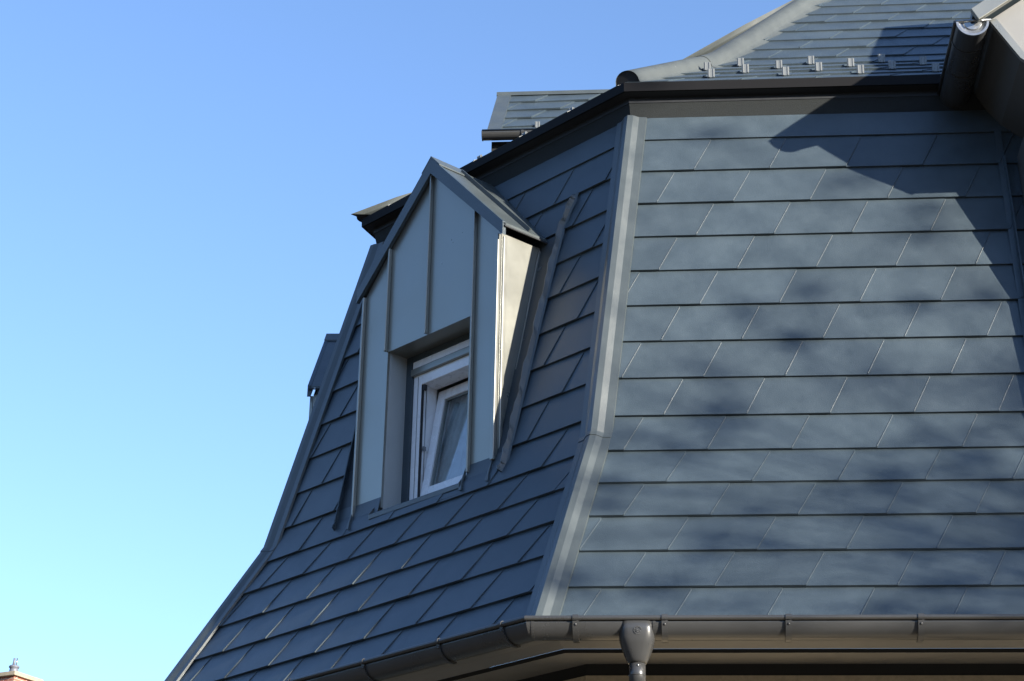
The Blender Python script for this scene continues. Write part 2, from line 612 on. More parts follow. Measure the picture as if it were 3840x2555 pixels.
# --- snow guards: bent two-ribbed clips on the lower courses of the upper roof
def guard_mesh():
    mb = MB()
    W2 = .021
    hh, dp = .056, .040
    # front plate with two ribs (x across, y up-slope, z normal-ish)
    mb.prism([(-W2, 0, 0), (W2, 0, 0), (W2, .0, hh), (-W2, .0, hh)], (0, .003, 0))
    for x in (-.013, .013):
        mb.prism([(x - .0045, 0, .001), (x - .0025, -.0035, .001), (x + .0025, -.0035, .001), (x + .0045, 0, .001)], (0, 0, hh - .002))
    # fold back to the roof
    mb.prism([(-W2, .003, hh), (-W2, 0, hh), (-W2, dp, 0), (-W2, dp + .003, .0)], (2 * W2, 0, 0))
    # tongue under the course above
    mb.prism([(-W2, dp, 0), (W2, dp, 0), (W2, .10, .002), (-W2, .10, .002)], (0, 0, .002))
    return mb.build('snow_guard', M['guard'], house, lift=False)
g0 = guard_mesh()
GR = 'snow guard clips on the lower courses of the upper roof'
first = True
def put_guard(pos, zrot):
    global first
    o = g0 if first else g0.copy()
    if not first: col.objects.link(o)
    first = False
    o.parent = house
    o.location = (pos.x, pos.y, pos.z + KZ)
    o.rotation_euler = (R(2 + rnd.uniform(-3, 3)), 0, zrot + R(rnd.uniform(-2, 2)))
    o['group'] = GR
for k, x0 in ((4, .412), (3, .633), (2, .424), (1, .646)):
    for j in range(6):
        x = x0 + .429 * j + (.429 if k == 4 else 0)
        if x > 2.45: continue
        a, z = upp(k * H - .035)
        put_guard(fR(x, a, z + .012), 0)
for k, x0 in ((1, .79), (2, .99)):
    for j in range(5):
        a, z = uppL(k * H - .035)
        u = x0 + .418 * j
        if u > 2.5: continue
        put_guard(fL(u, a, z + .012), -PHI)

# --- lower eave: soffits, frieze, wall
def ring2(o, z):
    return [fR(6.0, -o, z), fR(-o * T1, -o, z), fL(WL + o * T2, -o, z), f3(4.0, -o, z)]
def sweep2(name, prof, m, parent=house, label=None):
    mb = MB()
    mb.grid([ring2(o, z) for o, z in prof])
    return mb.build(name, m, parent, label=label)
sweep2('eave_soffit', [(.588, -1.150), (.575, -1.160), (.430, -1.147), (.385, -1.154), (.326, -1.184)], M['soffit'])
sweep2('eave_fascia', [(.3255, -1.1842), (.318, -1.184), (.313, -1.2005)], M['frieze'])
sweep2('eave_soffit', [(.3125, -1.2003), (.086, -1.1965)], M['soffit'])
sweep2('frieze_board', [(.0855, -1.196), (.083, -1.252), (.079, -1.252)], M['frieze'])
sweep2('house_wall', [(.078, -1.2525), (.0885, -1.2535), (.0885, -KZ)], M['stucco'], label='tan rendered wall just visible below the eave')

# --- lower gutter
GO, GZ, GRAD = .632, -1.146, .076
def gut_prof(r, th=.003):
    out = []
    for k in range(17):
        t = math.pi * k / 16
        out.append((GO + r * math.cos(t), GZ - r * math.sin(t)))
    inn = [(GO + (r - th) * math.cos(math.pi * k / 16), GZ - (r - th) * math.sin(math.pi * k / 16)) for k in range(16, -1, -1)]
    return out + inn
def gpath(o, z):
    return [fR(6.0, -o, z), fR(-o * T1, -o, z), fL(WL + o * T2, -o, z), f3(4.0, -o, z)]
mb = MB()
pr = gut_prof(GRAD)
lines = [gpath(o, z) for o, z in pr]
rows = [[lines[i][j] for i in range(len(pr))] for j in range(4)]
# sharp mitres: each straight run keeps its own vertices
for j in range(3):
    mb.grid([rows[j], rows[j + 1]], closed=True, smooth=True)
gut = mb.build('roof_gutter', M['gutter'], house, label='grey half-round gutter along the lower eave')
mb = MB()
bead = [(GO + GRAD + .006 + .0115 * math.cos(2 * math.pi * k / 12), GZ + .006 + .0115 * math.sin(2 * math.pi * k / 12)) for k in range(12)]
lines = [gpath(o, z) for o, z in bead]
rows = [[lines[i][j] for i in range(12)] for j in range(4)]
for j in range(3):
    mb.grid([rows[j], rows[j + 1]], closed=True, smooth=True)
mb.build('rolled_rim', M['gutter'], gut)
def bracket(F, s, w2=.0135, m='gutter'):
    mb = MB()
    r0, r1 = GRAD + .0025, GRAD + .0100
    A = []
    for k in range(15):
        t = math.pi * (.02 + .60 * k / 14)
        A.append((t,))
    pts_o = [(GO + r1 * math.cos(t[0]), GZ - r1 * math.sin(t[0])) for t in A]
    pts_i = [(GO + r0 * math.cos(t[0]), GZ - r0 * math.sin(t[0])) for t in reversed(A)]
    # hook over the rim
    hook = [(GO + GRAD + .006 + .016 * math.cos(R(t)), GZ + .006 + .016 * math.sin(R(t))) for t in range(180, -50, -25)]
    hooki = [(GO + GRAD + .006 + .0122 * math.cos(R(t)), GZ + .006 + .0122 * math.sin(R(t))) for t in range(-45, 185, 25)]
    loop = pts_o + pts_i
    mb.prism([F(s - w2, -o, z) for o, z in loop], F(2 * w2, 0, 0) - F(0, 0, 0))
    mb.prism([F(s - w2, -o, z) for o, z in hook + hooki], F(2 * w2, 0, 0) - F(0, 0, 0))
    b = mb.build('gutter_bracket', M[m], gut)
    mb = MB()
    t = R(16)
    c = F(s, -(GO + r1 * math.cos(t)), GZ - r1 * math.sin(t) )
    mb.dome(c, F(0, -math.cos(t), -math.sin(t)) - F(0, 0, 0), .0062)
    mb.build('rivet', M['gutter'], b)
for s in (-.054, .348, .902, 1.488, 2.07, 2.65):
    bracket(fR, s)
for s in (-.120, .330, .905, 1.52, 2.1, 2.7):
    bracket(fL, s, w2=.009)
# soldered collars at the gutter joints
def collar(F, s, w2=.006):
    mb = MB()
    r0, r1 = GRAD + .0005, GRAD + .0025
    o_ = [(GO + r1 * math.cos(math.pi * k / 16), GZ - r1 * math.sin(math.pi * k / 16)) for k in range(17)]
    i_ = [(GO + r0 * math.cos(math.pi * k / 16), GZ - r0 * math.sin(math.pi * k / 16)) for k in range(16, -1, -1)]
    mb.prism([F(s - w2, -o, z) for o, z in o_ + i_], F(2 * w2, 0, 0) - F(0, 0, 0))
    mb.build('gutter_joint', M['gutter'], gut)
collar(fR, -.25)
collar(fR, .30)
collar(fL, 1.46)

# --- outlet funnel and downpipe
PX = .222
dp = empty('downpipe', (0, 0, 0), 0, house)
dp['label'] = 'grey downpipe with a tapered outlet funnel under the gutter'
mb = MB()
def oval(cx, cy, z, a, b, n=28, e=2.6):
    out = []
    for k in range(n):
        t = 2 * math.pi * k / n
        c, s_ = math.cos(t), math.sin(t)
        out.append(Vector((cx + a * math.copysign(abs(c) ** (2 / e), c), cy + b * math.copysign(abs(s_) ** (2 / e), s_), z)))
    return out
cy = -GO
rows = [oval(PX, cy, GZ - .008, .071, .0875, e=5), oval(PX, cy, GZ - .040, .075, .0875, e=4.5), oval(PX, cy, GZ - .078, .081, .086, e=3.6),
        oval(PX, cy, GZ - .110, .073, .076, e=3), oval(PX, cy, GZ - .150, .058, .060, e=2.5), oval(PX, cy, GZ - .176, .047, .049, e=2.1),
        oval(PX, cy, GZ - .186, .041, .041, e=2)]
mb.grid(rows, True, True, True)
fn = mb.build('outlet_funnel', M['gutter'], dp)
# round embossed maker's emblem on the funnel front
mb = MB()
ec = Vector((PX + .004, cy - .0878, GZ - .052))
def arc(c, r, t0, t1, w=.0016, n=20):
    pts = [c + Vector((r * math.cos(R(t0 + (t1 - t0) * k / n)), 0, r * math.sin(R(t0 + (t1 - t0) * k / n)))) for k in range(n + 1)]
    for p, q in zip(pts, pts[1:]):
        mb.tube(p, q, w, n=6)
arc(ec, .018, 20, 305)
arc(ec, .013, 60, 130, n=6)
for p, q in (((-.008, .000), (.002, .000)), ((-.008, -.008), (.004, -.008)), ((-.008, -.008), (-.008, .004)), ((.004, .014), (.016, .003)), ((.010, .016), (.013, .008)), ((.008, -.006), (.013, -.004)), ((-.012, .010), (-.016, .002))):
    mb.tube(ec + Vector((p[0], 0, p[1])), ec + Vector((q[0], 0, q[1])), .0013, n=6)
mb.build('emblem', M['gutter'], fn)
mb = MB()
mb.tube((PX, cy, GZ - .176), (PX, cy, GZ - .290), .0375, n=28)
mb.tube((PX, cy, GZ - .238), (PX, cy, GZ - .242), .0392, n=28)
mb.tube((PX, cy, GZ - .290), (PX, cy, -KZ + .05), .0355, n=28)
pp = mb.build('pipe', M['gutter'], dp)
mb = MB()
mb.dome((PX + .004, cy - .0375, GZ - .200), (0, -1, 0), .0055)
mb.build('rivet', M['zinc'], pp)
mb = MB()
mb.dome((PX - .036, cy - .012, GZ - .243), (-1, -.3, 0), .005)
mb.build('rivet', M['zinc'], pp)

# ------------------------------------------------------------------ dormer with the window
U0, U1, UC = .763, 1.990, 1.372
ZE, ZA = 1.428, 2.100
def hs(v): return man(v)
def make_dormer(F0, rz, label, window=True, dO=0., dZ=0., du=0.):
    """local frame: x = u (to the left seen from outside), y = outward, z = up"""
    d = empty('dormer', (F0.x, F0.y, F0.z + KZ), rz, house)
    d['label'] = label
    B = lambda mb, n, m, par=d, **k: mb.build(n, M[m], par, lift=False, **k)
    w0, w1, wz0, wz1 = .978, 1.745, .030, .992
    # front cladding with the window opening
    mb = MB()
    def flat(pts): mb.prism([(x, 0, z) for x, z in pts], (0, -.016, 0))
    zt = lambda u: ZA - abs(u - UC) * (ZA - ZE) / (UC - U0)
    flat([(U0, .078), (w0, .052), (w0, zt(w0)), (U0, zt(U0))])
    flat([(w1, .030), (U1, .026), (U1, zt(U1)), (w1, zt(w1))])
    flat([(w0, wz1), (UC, wz1), (UC, ZA), (w0, zt(w0))])
    flat([(UC, wz1), (w1, wz1), (w1, zt(w1)), (UC, ZA)])
    B(mb, 'front_cladding', 'grey')
    # standing seams on the front
    for u, zb, wd in ((w0 - .006, .045, .012), (UC + .01, wz1 + .002, .011), (w1 + .008, wz1 + .002, .012), (U1 - .008, .022, .014)):
        mb = MB()
        zz = zt(u) - .012
        mb.prism([(u - wd / 2, .001, zb), (u + wd / 2, .001, zb), (u + wd / 2, .026, zb), (u - wd / 2, .026, zb)], (0, 0, zz - zb))
        B(mb, 'standing_seam', 'grey', bevel=.003)
    # corner posts (double fold) at both edges
    mb = MB()
    mb.box(U0 - .006, U0 + .022, .001, .024, .066, ZE - .01)
    mb.box(U0 - .018, U0 - .002, -.034, -.010, .060, ZE - .02)
    B(mb, 'corner_seam', 'grey', bevel=.004)
    # cheeks
    for u, sg in ((U0, -1), (U1, 1)):
        mb = MB()
        pts = [(u, 0, .05)]
        for k in range(9):
            v = .03 + (ZE / math.sin(TU) - .03) * k / 8
            a, z = man(v)
            pts.append((u, -a - .012, z))
        pts.append((u, 0, ZE))
        mb.prism(pts, (sg * .008, 0, 0))
        B(mb, 'cheek', 'grey')
        mb = MB()
        a0, z0 = man(.42)
        a1, z1 = man(1.44)
        mb.prism([(u + sg * .010, -a0 + .006, z0), (u + sg * .010, -a0 + .016, z0), (u + sg * .010, -a1 + .032, z1), (u + sg * .010, -a1 + .004, z1)], (sg * .012, 0, 0))
        B(mb, 'cheek_edge_strip', 'grey', bevel=.002)
    # window reveal
    D_ = -.150
    mb = MB()
    mb.prism([(w1, -.0165, wz0 - .03), (w1 + .004, -.0165, wz0 - .03), (w1 + .004, -.0165, wz1 + .004), (w1, -.0165, wz1 + .004)], (0, D_ - .03, 0))
    B(mb, 'jamb', 'reveal')
    mb = MB()
    mb.prism([(w0 - .004, -.0165, wz0 - .03), (w0, -.0165, wz0 - .03), (w0, -.0165, wz1 + .004), (w0 - .004, -.0165, wz1 + .004)], (0, D_ - .03, 0))
    B(mb, 'jamb', 'reveal')
    mb = MB()
    mb.box(w0 - .004, w1 + .004, D_ - .045, -.0165, wz1 + .0005, wz1 + .006)
    B(mb, 'lintel', 'grey')
    if window:
        # dark guide strip, frame, shutter box, sash
        mb = MB()
        mb.box(w1 - .052, w1 - .0005, D_ - .03, D_ + .004, .03, wz1 - .001)
        mb.box(w0 + .0005, w0 + .02, D_ - .03, D_ + .004, .03, wz1 - .001)
        mb.box(w0 + .02, w1 - .052, D_ - .03, D_ + .002, wz1 - .040, wz1 - .001)
        B(mb, 'shutter_guide', 'tile')
        fr_ = empty('window_frame_placeholder')
        bpy.data.objects.remove(fr_)
        f0, f1, ft, fb = w0 + .021, w1 - .053, wz1 - .041, .055
        y0, y1 = D_ - .135, D_ - .012
        mb = MB()
        mb.box(f1 - .072, f1, y0, y1, fb, ft)
        mb.box(f0, f0 + .06, y0, y1, fb, ft)
        mb.box(f0 + .06, f1 - .072, y0, y1, ft - .155, ft - .088)
        mb.box(f0 + .06, f1 - .072, y0, y1, fb - .03, fb + .03)
        mb.box(f0, f1 - .002, y0, y1 + .014, ft - .045, ft + .0005)
        B(mb, 'window_frame', 'white', bevel=.004)
        mb = MB()
        mb.box(f0, f1 + .008, y0, y1 + .020, ft - .090, ft - .0455)
        B(mb, 'shutter_box', 'grey', bevel=.004)
        # frame rebate lines
        mb = MB()
        mb.box(f1 - .076, f1 - .0725, y1 - .02, y1 - .002, fb + .03, ft - .156)
        mb.box(f1 - .045, f1 - .042, y1 - .001, y1 + .0015, fb, ft - .10)
        B(mb, 'frame_gasket', 'rubber')
        # tilted sash
        s0_, s1_, sb, st = f0 + .062, f1 - .080, fb + .032, ft - .160
        tl = R(9.5)
        def T(p):
            x, y, z = p
            zz = z - sb
            return (x, y1 - .010 - zz * math.sin(tl) + y * math.cos(tl), sb + zz * math.cos(tl) + y * math.sin(tl) * 0)
        def tbox(mb, xa, xb, ya, yb, za, zb):
            P = [T((x, y, z)) for z in (za, zb) for x, y in ((xa, ya), (xb, ya), (xb, yb), (xa, yb))]
            i = len(mb.v)
            mb.v += P
            for f in ((3, 2, 1, 0), (4, 5, 6, 7), (0, 1, 5, 4), (1, 2, 6, 5), (2, 3, 7, 6), (3, 0, 4, 7)):
                mb.f.append(tuple(i + q for q in f))
                mb.sm.append(False)
        mb = MB()
        fw = .066
        tbox(mb, s1_ - fw, s1_, -.055, 0, sb, st)
        tbox(mb, s0_, s0_ + fw, -.055, 0, sb, st)
        tbox(mb, s0_ + fw, s1_ - fw, -.055, 0, st - fw, st)
        tbox(mb, s0_ + fw, s1_ - fw, -.055, 0, sb, sb + fw)
        B(mb, 'tilted_sash', 'white', bevel=.006)
        mb = MB()
        g_ = .012
        tbox(mb, s1_ - fw - g_, s1_ - fw, -.030, -.012, sb + fw, st - fw)
        tbox(mb, s0_ + fw, s0_ + fw + g_, -.030, -.012, sb + fw, st - fw)
        tbox(mb, s0_ + fw + g_, s1_ - fw - g_, -.030, -.012, st - fw - g_, st - fw)
        B(mb, 'glazing_bead', 'grey')
        mb = MB()
        mb.poly([T((s0_ + fw, -.022, sb + fw)), T((s1_ - fw, -.022, sb + fw)), T((s1_ - fw, -.022, st - fw)), T((s0_ + fw, -.022, st - fw))])
        B(mb, 'window_pane', 'glass')
        # hinge and tilt arm in the open gap
        mb = MB()
        mb.box(f1 - .092, f1 - .078, y1 - .030, y1 - .006, st - .03, st + .006)
        B(mb, 'hinge', 'rubber', bevel=.003)
        mb = MB()
        mb.tube((f1 - .086, y1 - .03, st - .02), (f1 - .086, y1 - .03, sb + .05), .0025, n=6)
        mb.box(f1 - .090, f1 - .080, y1 - .04, y1 - .02, sb + .30, sb + .325)
        B(mb, 'tilt_rod', 'zinc')
        # folded lace curtain behind the glass
        mb = MB()
        rows = []
        nu = 90
        for k in range(nu + 1):
            row = []
            for j in range(17):
                fz = j / 16
                z = sb - .02 + (st + .03 - sb) * fz
                ue_ = s1_ + .075 - .17 * fz + .005 * math.sin(j * 2.4)
                u = s0_ + .05 + (ue_ - s0_ - .05) * k / nu
                row.append((u, y1 - .075 - (z - sb) * .168 + .009 * math.sin(k * .62 + j * .10) + .004 * math.sin(k * 1.7), z))
            rows.append(row)
        mb.grid(rows, smooth=True)
        B(mb, 'lace_curtain', 'lace')
    # dim room behind
    mb = MB()
    x0, x1, ya, yb, z0, z1 = w0 - .02, w1 + .02, -.9, D_ - .137, -.02, wz1 + .02
    mb.poly([(x0, ya, z0), (x1, ya, z0), (x1, ya, z1), (x0, ya, z1)])
    mb.poly([(x0, ya, z0), (x0, yb, z0), (x0, yb, z1), (x0, ya, z1)])
    mb.poly([(x1, ya, z0), (x1, yb, z0), (x1, yb, z1), (x1, ya, z1)])
    mb.poly([(x0, ya, z1), (x1, ya, z1), (x1, yb, z1), (x0, yb, z1)])
    mb.poly([(x0, ya, z0), (x1, ya, z0), (x1, yb, z0), (x0, yb, z0)])
    B(mb, 'room_lining', 'room')
    # sill with folded ends
    mb = MB()
    xs0, xs1 = 1.006, 1.785
    mb.prism([(xs0, -.16, .048), (xs0, .046, -.014), (xs0, .050, -.020), (xs0, .050, -.044), (xs0, .044, -.044), (xs0, .040, -.024), (xs0, -.16, .036)], (xs1 - xs0, 0, 0))
    B(mb, 'window_sill', 'flash')
    for x, dx in ((xs1, .006), (xs0 - .006, .006)):
        mb = MB()
        mb.prism([(x, .050, -.044), (x, .050, -.014), (x, .002, .050), (x, .002, -.02)], (dx, 0, 0))
        B(mb, 'sill_end_cap', 'flash')
    # gable roof: two slopes, barge boards, ridge cap, mid seams
    zr = 2.130
    ut = .055                                 # overhang past the cheek
    def slope(sg):
        ue = UC + sg * (UC - U0 + ut)
        ze = zr - (UC - U0 + ut) * .995
        return ue, ze
    for sg, lb in ((-1, 'right slope of the dormer roof'), (1, 'left slope of the dormer roof')):
        ue, ze = slope(sg)
        mb = MB()
        yb_ = -.50
        mb.prism([(UC, .030, zr), (ue, .030, ze), (ue, yb_, ze), (UC, yb_, zr)], (0, 0, -.014))
        B(mb, 'roof_panel', 'flash', label=lb)
        # barge board
        mb = MB()
        hb = .100
        mb.prism([(UC, .012, zr + .004), (ue, .012, ze + .004), (ue, .012, ze - hb * .78), (UC, .012, zr - hb)], (0, .024, 0))
        B(mb, 'barge_board', 'tile')
        # folded seam half way up the depth and rolled eave edge
        mb = MB()
        ys = -.165
        q = Vector((ue - UC, 0, ze - zr)).normalized()
        nn = Vector((-q.z * sg * sg, 0, q.x)) if sg > 0 else Vector((q.z, 0, -q.x))
        if nn.z < 0: nn = -nn
        a_ = Vector((UC, ys, zr)) + q * .05
        b_ = Vector((ue, ys, ze)) - q * .01
        mb.prism([a_, b_, b_ + nn * .024, a_ + nn * .024], (0, -.009, 0))
        B(mb, 'roof_seam', 'flash')
        mb = MB()
        mb.prism([(ue - sg * .004, .028, ze - .014), (ue + sg * .012, .028, ze - .022), (ue + sg * .012, .028, ze - .030), (ue - sg * .006, .028, ze - .024)], (0, -.40, 0))
        B(mb, 'eave_edge', 'trim')
    mb = MB()
    c_ = .082
    mb.prism([(UC, .037, zr + .016), (UC - c_, .037, zr - c_ * .97 + .012), (UC - c_, .037, zr - c_ * .97 + .004), (UC, .037, zr + .006), (UC + c_, .037, zr - c_ * .97 + .004), (UC + c_, .037, zr - c_ * .97 + .012)], (0, -.25, 0))
    B(mb, 'ridge_cap', 'flash')
    # valley flashings: sheet on the slope and a hand-folded raised edge
    def S(u, v, lift):
        a, z = man(v)
        th = TU if v > 0 else TL
        return Vector((u, -a + lift * math.sin(th), z + lift * math.cos(th)))
    for sg in (-1, 1):
        ub = U0 - .002 if sg < 0 else U1 + .002
        path = [(1.76, .524), (1.70, .535), (1.55, .580), (1.30, .597), (.93, .616), (.55, .634), (.25, .648), (.02, .660), (-.05, .668)]
        if sg > 0: path = [(v, U1 + (U0 - u) * 1.1 + .02) for v, u in path]
        rg = random.Random(5)
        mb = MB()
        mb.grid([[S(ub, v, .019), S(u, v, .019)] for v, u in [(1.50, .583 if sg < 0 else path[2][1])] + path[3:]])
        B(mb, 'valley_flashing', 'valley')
        mb = MB()
        rows = []
        n_ = 60
        for k in range(n_ + 1):
            q = k / n_ * (len(path) - 1)
            i_ = min(int(q), len(path) - 2)
            f_ = q - i_
            v = path[i_][0] * (1 - f_) + path[i_ + 1][0] * f_
            u = path[i_][1] * (1 - f_) + path[i_ + 1][1] * f_
            wv = .004 * math.sin(k * .9) + .003 * math.sin(k * 2.3)
            hg = .030 + wv * .6
            if k < 4: hg *= k / 4 + .05
            s_ = 1 if sg < 0 else -1
            rows.append([S(u, v, .012), S(u + s_ * (.002), v, .019), S(u + s_ * (.012 + wv), v, .019 + hg), S(u + s_ * (.006 + wv), v, .021 + hg), S(u - s_ * .006, v, .024), S(u - s_ * .016, v, .016)])
        mb.grid(rows)
        B(mb, 'valley_flange', 'flash' if sg < 0 else 'tile')
    # apron below the window and its folded corners
    mb = MB()
    mb.grid([[S(.665, v, l), S(2.13, v, l)] for v, l in ((-.035, .021), (-.105, .017), (-.112, .004))])
    mb.grid([[S(.665, v, l), S(.985, v, l)] for v, l in ((.10, .020), (0, .021), (-.035, .021))])
    mb.grid([[S(1.745, v, l), S(2.13, v, l)] for v, l in ((.10, .020), (0, .021), (-.035, .021))])
    B(mb, 'apron_flashing', 'tile')
    for u in (U0 + .01, U1 - .01, .992):
        mb = MB()
        p = [S(u, .07, .018), S(u - .006, -.03, .020), S(u - .035, -.095, .020), S(u + .020, -.07, .020)]
        q = [x_ + Vector((0, .012, .002)) for x_ in p]
        mb.poly([p[0], p[1], q[1], q[0]])
        mb.poly([p[1], p[2], q[2], q[1]])
        mb.poly([q[0], q[1], q[2], p[3]])
        B(mb, 'apron_fold', 'flash')
    return d
o_ang = math.atan2(dL.y, dL.x)
make_dormer(Vector((0, 0, 0)), o_ang, 'light grey sheet-metal dormer with a steep gable and a tilted white window')
make_dormer(Vector((-2.006, 2.062, -.046)), math.atan2(math.sin(R(88)), -math.cos(R(88))), 'second dormer peeking out beyond the left hip', window=True)

# ------------------------------------------------------------------ right-hand bay with gutter end
bay = empty('side_bay', (0, 0, 0), 0, house)
bay['label'] = 'overhanging gabled bay at the upper right corner'
YF = -.28
mb = MB()
sl_ = .70
prof = [(2.105, 2.232), (2.25, 1.995), (2.52, 1.76), (4.2, 1.76), (4.2, 2.232 + (4.2 - 2.105) * sl_)]
mb.prism([(x, YF, z) for x, z in prof], (0, .02, 0))
mb.build('gable_panel', M['pale'], bay)
mb = MB()
mb.grid([[(x, YF + .021, z), (x, .62, z)] for x, z in prof[:4]])
mb.build('raking_soffit', M['bayside'], bay)
mb = MB()                      # edge trim of the gable panel
e0, e1, e2 = Vector((2.100, YF - .002, 2.232)), Vector((2.246, YF - .002, 1.992)), Vector((2.518, YF - .002, 1.755))
mb.prism([e0, e1, e2, e2 + Vector((.02, 0, .03)), e1 + Vector((.032, 0, .014)), e0 + Vector((.040, 0, .004))], (0, -.012, 0))
mb.build('gable_edge_trim', M['grey'], bay)
mb = MB()                      # bay roof
mb.prism([(2.012, YF - .05, 2.240), (4.2, YF - .05, 2.240 + 2.188 * sl_), (4.2, YF - .05, 2.300 + 2.188 * sl_), (2.012, YF - .05, 2.275)], (0, 2.6, 0))
mb.build('bay_roof', M['tile'], bay)
mb = MB()
mb.prism([(2.036, YF - .085, 2.190), (4.2, YF - .085, 2.190 + 2.164 * sl_), (4.2, YF - .085, 2.282 + 2.19 * sl_), (2.000, YF - .085, 2.258)], (0, .034, 0))
mb.build('bay_barge_board', M['grey'], bay, bevel=.003)
mb = MB()                      # gutter of the bay, running back to the roof
gx, gz, gr = 2.010, 2.208, .084
arcp = [(gx + gr * math.cos(math.pi * k / 18), gz - gr * math.sin(math.pi * k / 18)) for k in range(19)]
arci = [(gx + (gr - .003) * math.cos(math.pi * k / 18), gz - (gr - .003) * math.sin(math.pi * k / 18)) for k in range(18, -1, -1)]
mb.grid([[(x, YF - .03, z) for x, z in arcp + arci], [(x, .46, z) for x, z in arcp + arci]], True, True)
bg = mb.build('bay_gutter', M['gutter'], bay, label='half-round gutter seen end-on with a bright end cap')
mb = MB()
rows = []
for rr, yy in ((gr + .002, -.030), (gr + .002, -.040), (gr - .010, -.040), (gr - .014, -.030), (gr - .034, -.026), (gr - .040, -.032), (.012, -.034)):
    rows.append([(gx + rr * math.cos(math.pi * k / 18), YF + yy, gz - .002 - rr * math.sin(math.pi * k / 18)) for k in range(19)])
mb.grid(rows, smooth=False)
mb.build('gutter_end_cap', M['zinc'], bay)
mb = MB()
mb.tube((gx - gr - .004, YF - .034, gz + .004), (gx + gr + .014, YF - .034, gz + .008), .0085, n=10)
mb.build('gutter_end_rim', M['zinc'], bay)
mb = MB()
mb.tube((gx - gr - .003, YF - .03, gz + .006), (gx - gr - .003, .46, gz + .006), .011, n=10)
for y in (-.14, .12):
    mb.prism([(x, y, z) for x, z in [(gx + (gr + .004) * math.cos(math.pi * k / 18), gz - (gr + .004) * math.sin(math.pi * k / 18)) for k in range(19)] + [(gx + (gr + .001) * math.cos(math.pi * k / 18), gz - (gr + .001) * math.sin(math.pi * k / 18)) for k in range(18, -1, -1)]], (0, .012, 0))
mb.build('bay_gutter_rim', M['gutter'], bay)
mb = MB()                      # bay wall, standing in front of the slope
mb.box(2.31, 4.2, .05, 1.2, -1.1, 1.759)
mb.build('bay_wall', M['bayside'], bay)
mb = MB()
mb.prism([(2.236, man(1.80)[0] - .05, 1.76), (2.236, man(1.80)[0] + .02, 1.76), (2.236, .02, .1), (2.236, -.06, .1)], (.006, 0, 0))
a, z = man(1.83)
mb.grid([[fR(2.205, man(v)[0], man(v)[1]) + Vector((0, -.016, .003)), fR(2.243, man(v)[0], man(v)[1]) + Vector((0, -.018, .003))] for v in (2.0, 1.83, 1.2, .6, .02)])
mb.build('wall_flashing', M['tile'], bay)

mb = MB()                      # unseen block added at the right, shaped to cast the upper roof shadow
mb.prism([(2.86, -.25, 2.90), (3.6, -.25, 2.90), (3.75, .93, 4.02), (3.04, .89, 3.91)], (0, 0, -1.0))
mb.build('bay_shadow_block', M['tile'], bay)

# ------------------------------------------------------------------ rear wing behind the eave
rw = empty('rear_wing', (0, 0, 0), 0, house)
rw['label'] = 'small shingled roof with its own gutter rising behind the eave'
YW, ZW0 = 3.36, 3.645
XL = -.955
def wing(v): return v * math.cos(R(45.5)), ZW0 + v * math.sin(R(45.5))
def fW(s, a, z): return Vector((XL + s, YW + a, z))
mb = MB()
shingles(mb, fW, wing, -iR, [k * H for k in range(5)], [.30, .09, .30, .09, .30], .10, lambda v: .095, lambda v: 3.4, None, False, l0=.014, tilt=.008, seed=31)
mb.grid([[fW(0, *wing(v)), fW(3.4, *wing(v))] for v in (0, 1.17)])
mb.build('wing_roof', M['tile'], rw)
mb = MB()
n_ = Vector((0, -math.sin(R(45.5)), math.cos(R(45.5))))
mb.prism([fW(-.012, *wing(-.02)) , fW(.095, *wing(-.02)), fW(.095, *wing(1.16)), fW(-.012, *wing(1.16))], n_ * .020)
mb.build('verge_trim', M['flash'], rw)
mb = MB()
a, z = wing(1.16)
mb.prism([(XL - .02, YW + a - .03, z - .010), (XL - .02, YW + a - .03, z + .022), (XL - .02, YW + a + .06, z + .026), (XL - .02, YW + a + .06, z - .010)], (3.5, 0, 0))
mb.build('wing_ridge_cap', M['flash'], rw)
mb = MB()
gy, gzz, r_ = YW - .055, ZW0 - .004, .050
ap = [(gy - r_ * math.cos(math.pi * k / 12), gzz - r_ * math.sin(math.pi * k / 12)) for k in range(13)]
mb.prism([(XL - .03, y, z) for y, z in ap], (3.5, 0, 0))
mb.tube((XL - .03, gy - r_, gzz + .003), (XL + 3.4, gy - r_, gzz + .003), .008, n=8)
mb.prism([(XL + .26, gy - (r_ + .006) * math.cos(math.pi * k / 12), gzz - (r_ + .006) * math.sin(math.pi * k / 12)) for k in range(9)], (.02, 0, 0))
mb.prism([(XL - .034, gy - (r_ + .004) * math.cos(math.pi * k / 12), gzz - (r_ + .004) * math.sin(math.pi * k / 12)) for k in range(13)], (.008, 0, 0))
mb.build('wing_gutter', M['gutter'], rw)
mb = MB()
mb.box(XL + .03, XL + 3.4, YW + .02, YW + 1.5, 0.5, ZW0 - .03)
mb.build('wing_wall', M['frieze'], rw)
for k, x0 in ((1, .36), (2, .62)):
    for j in range(3):
        a, z = wing(k * H - .03)
        o = g0.copy()
        col.objects.link(o)
        o.parent = rw
        p = fW(x0 + .40 * j, a, z + .008)
        o.location = (p.x, p.y, p.z + KZ)
        o.rotation_euler = (R(2), 0, 0)
        o.scale = (.9, .9, .9)
        o['group'] = GR

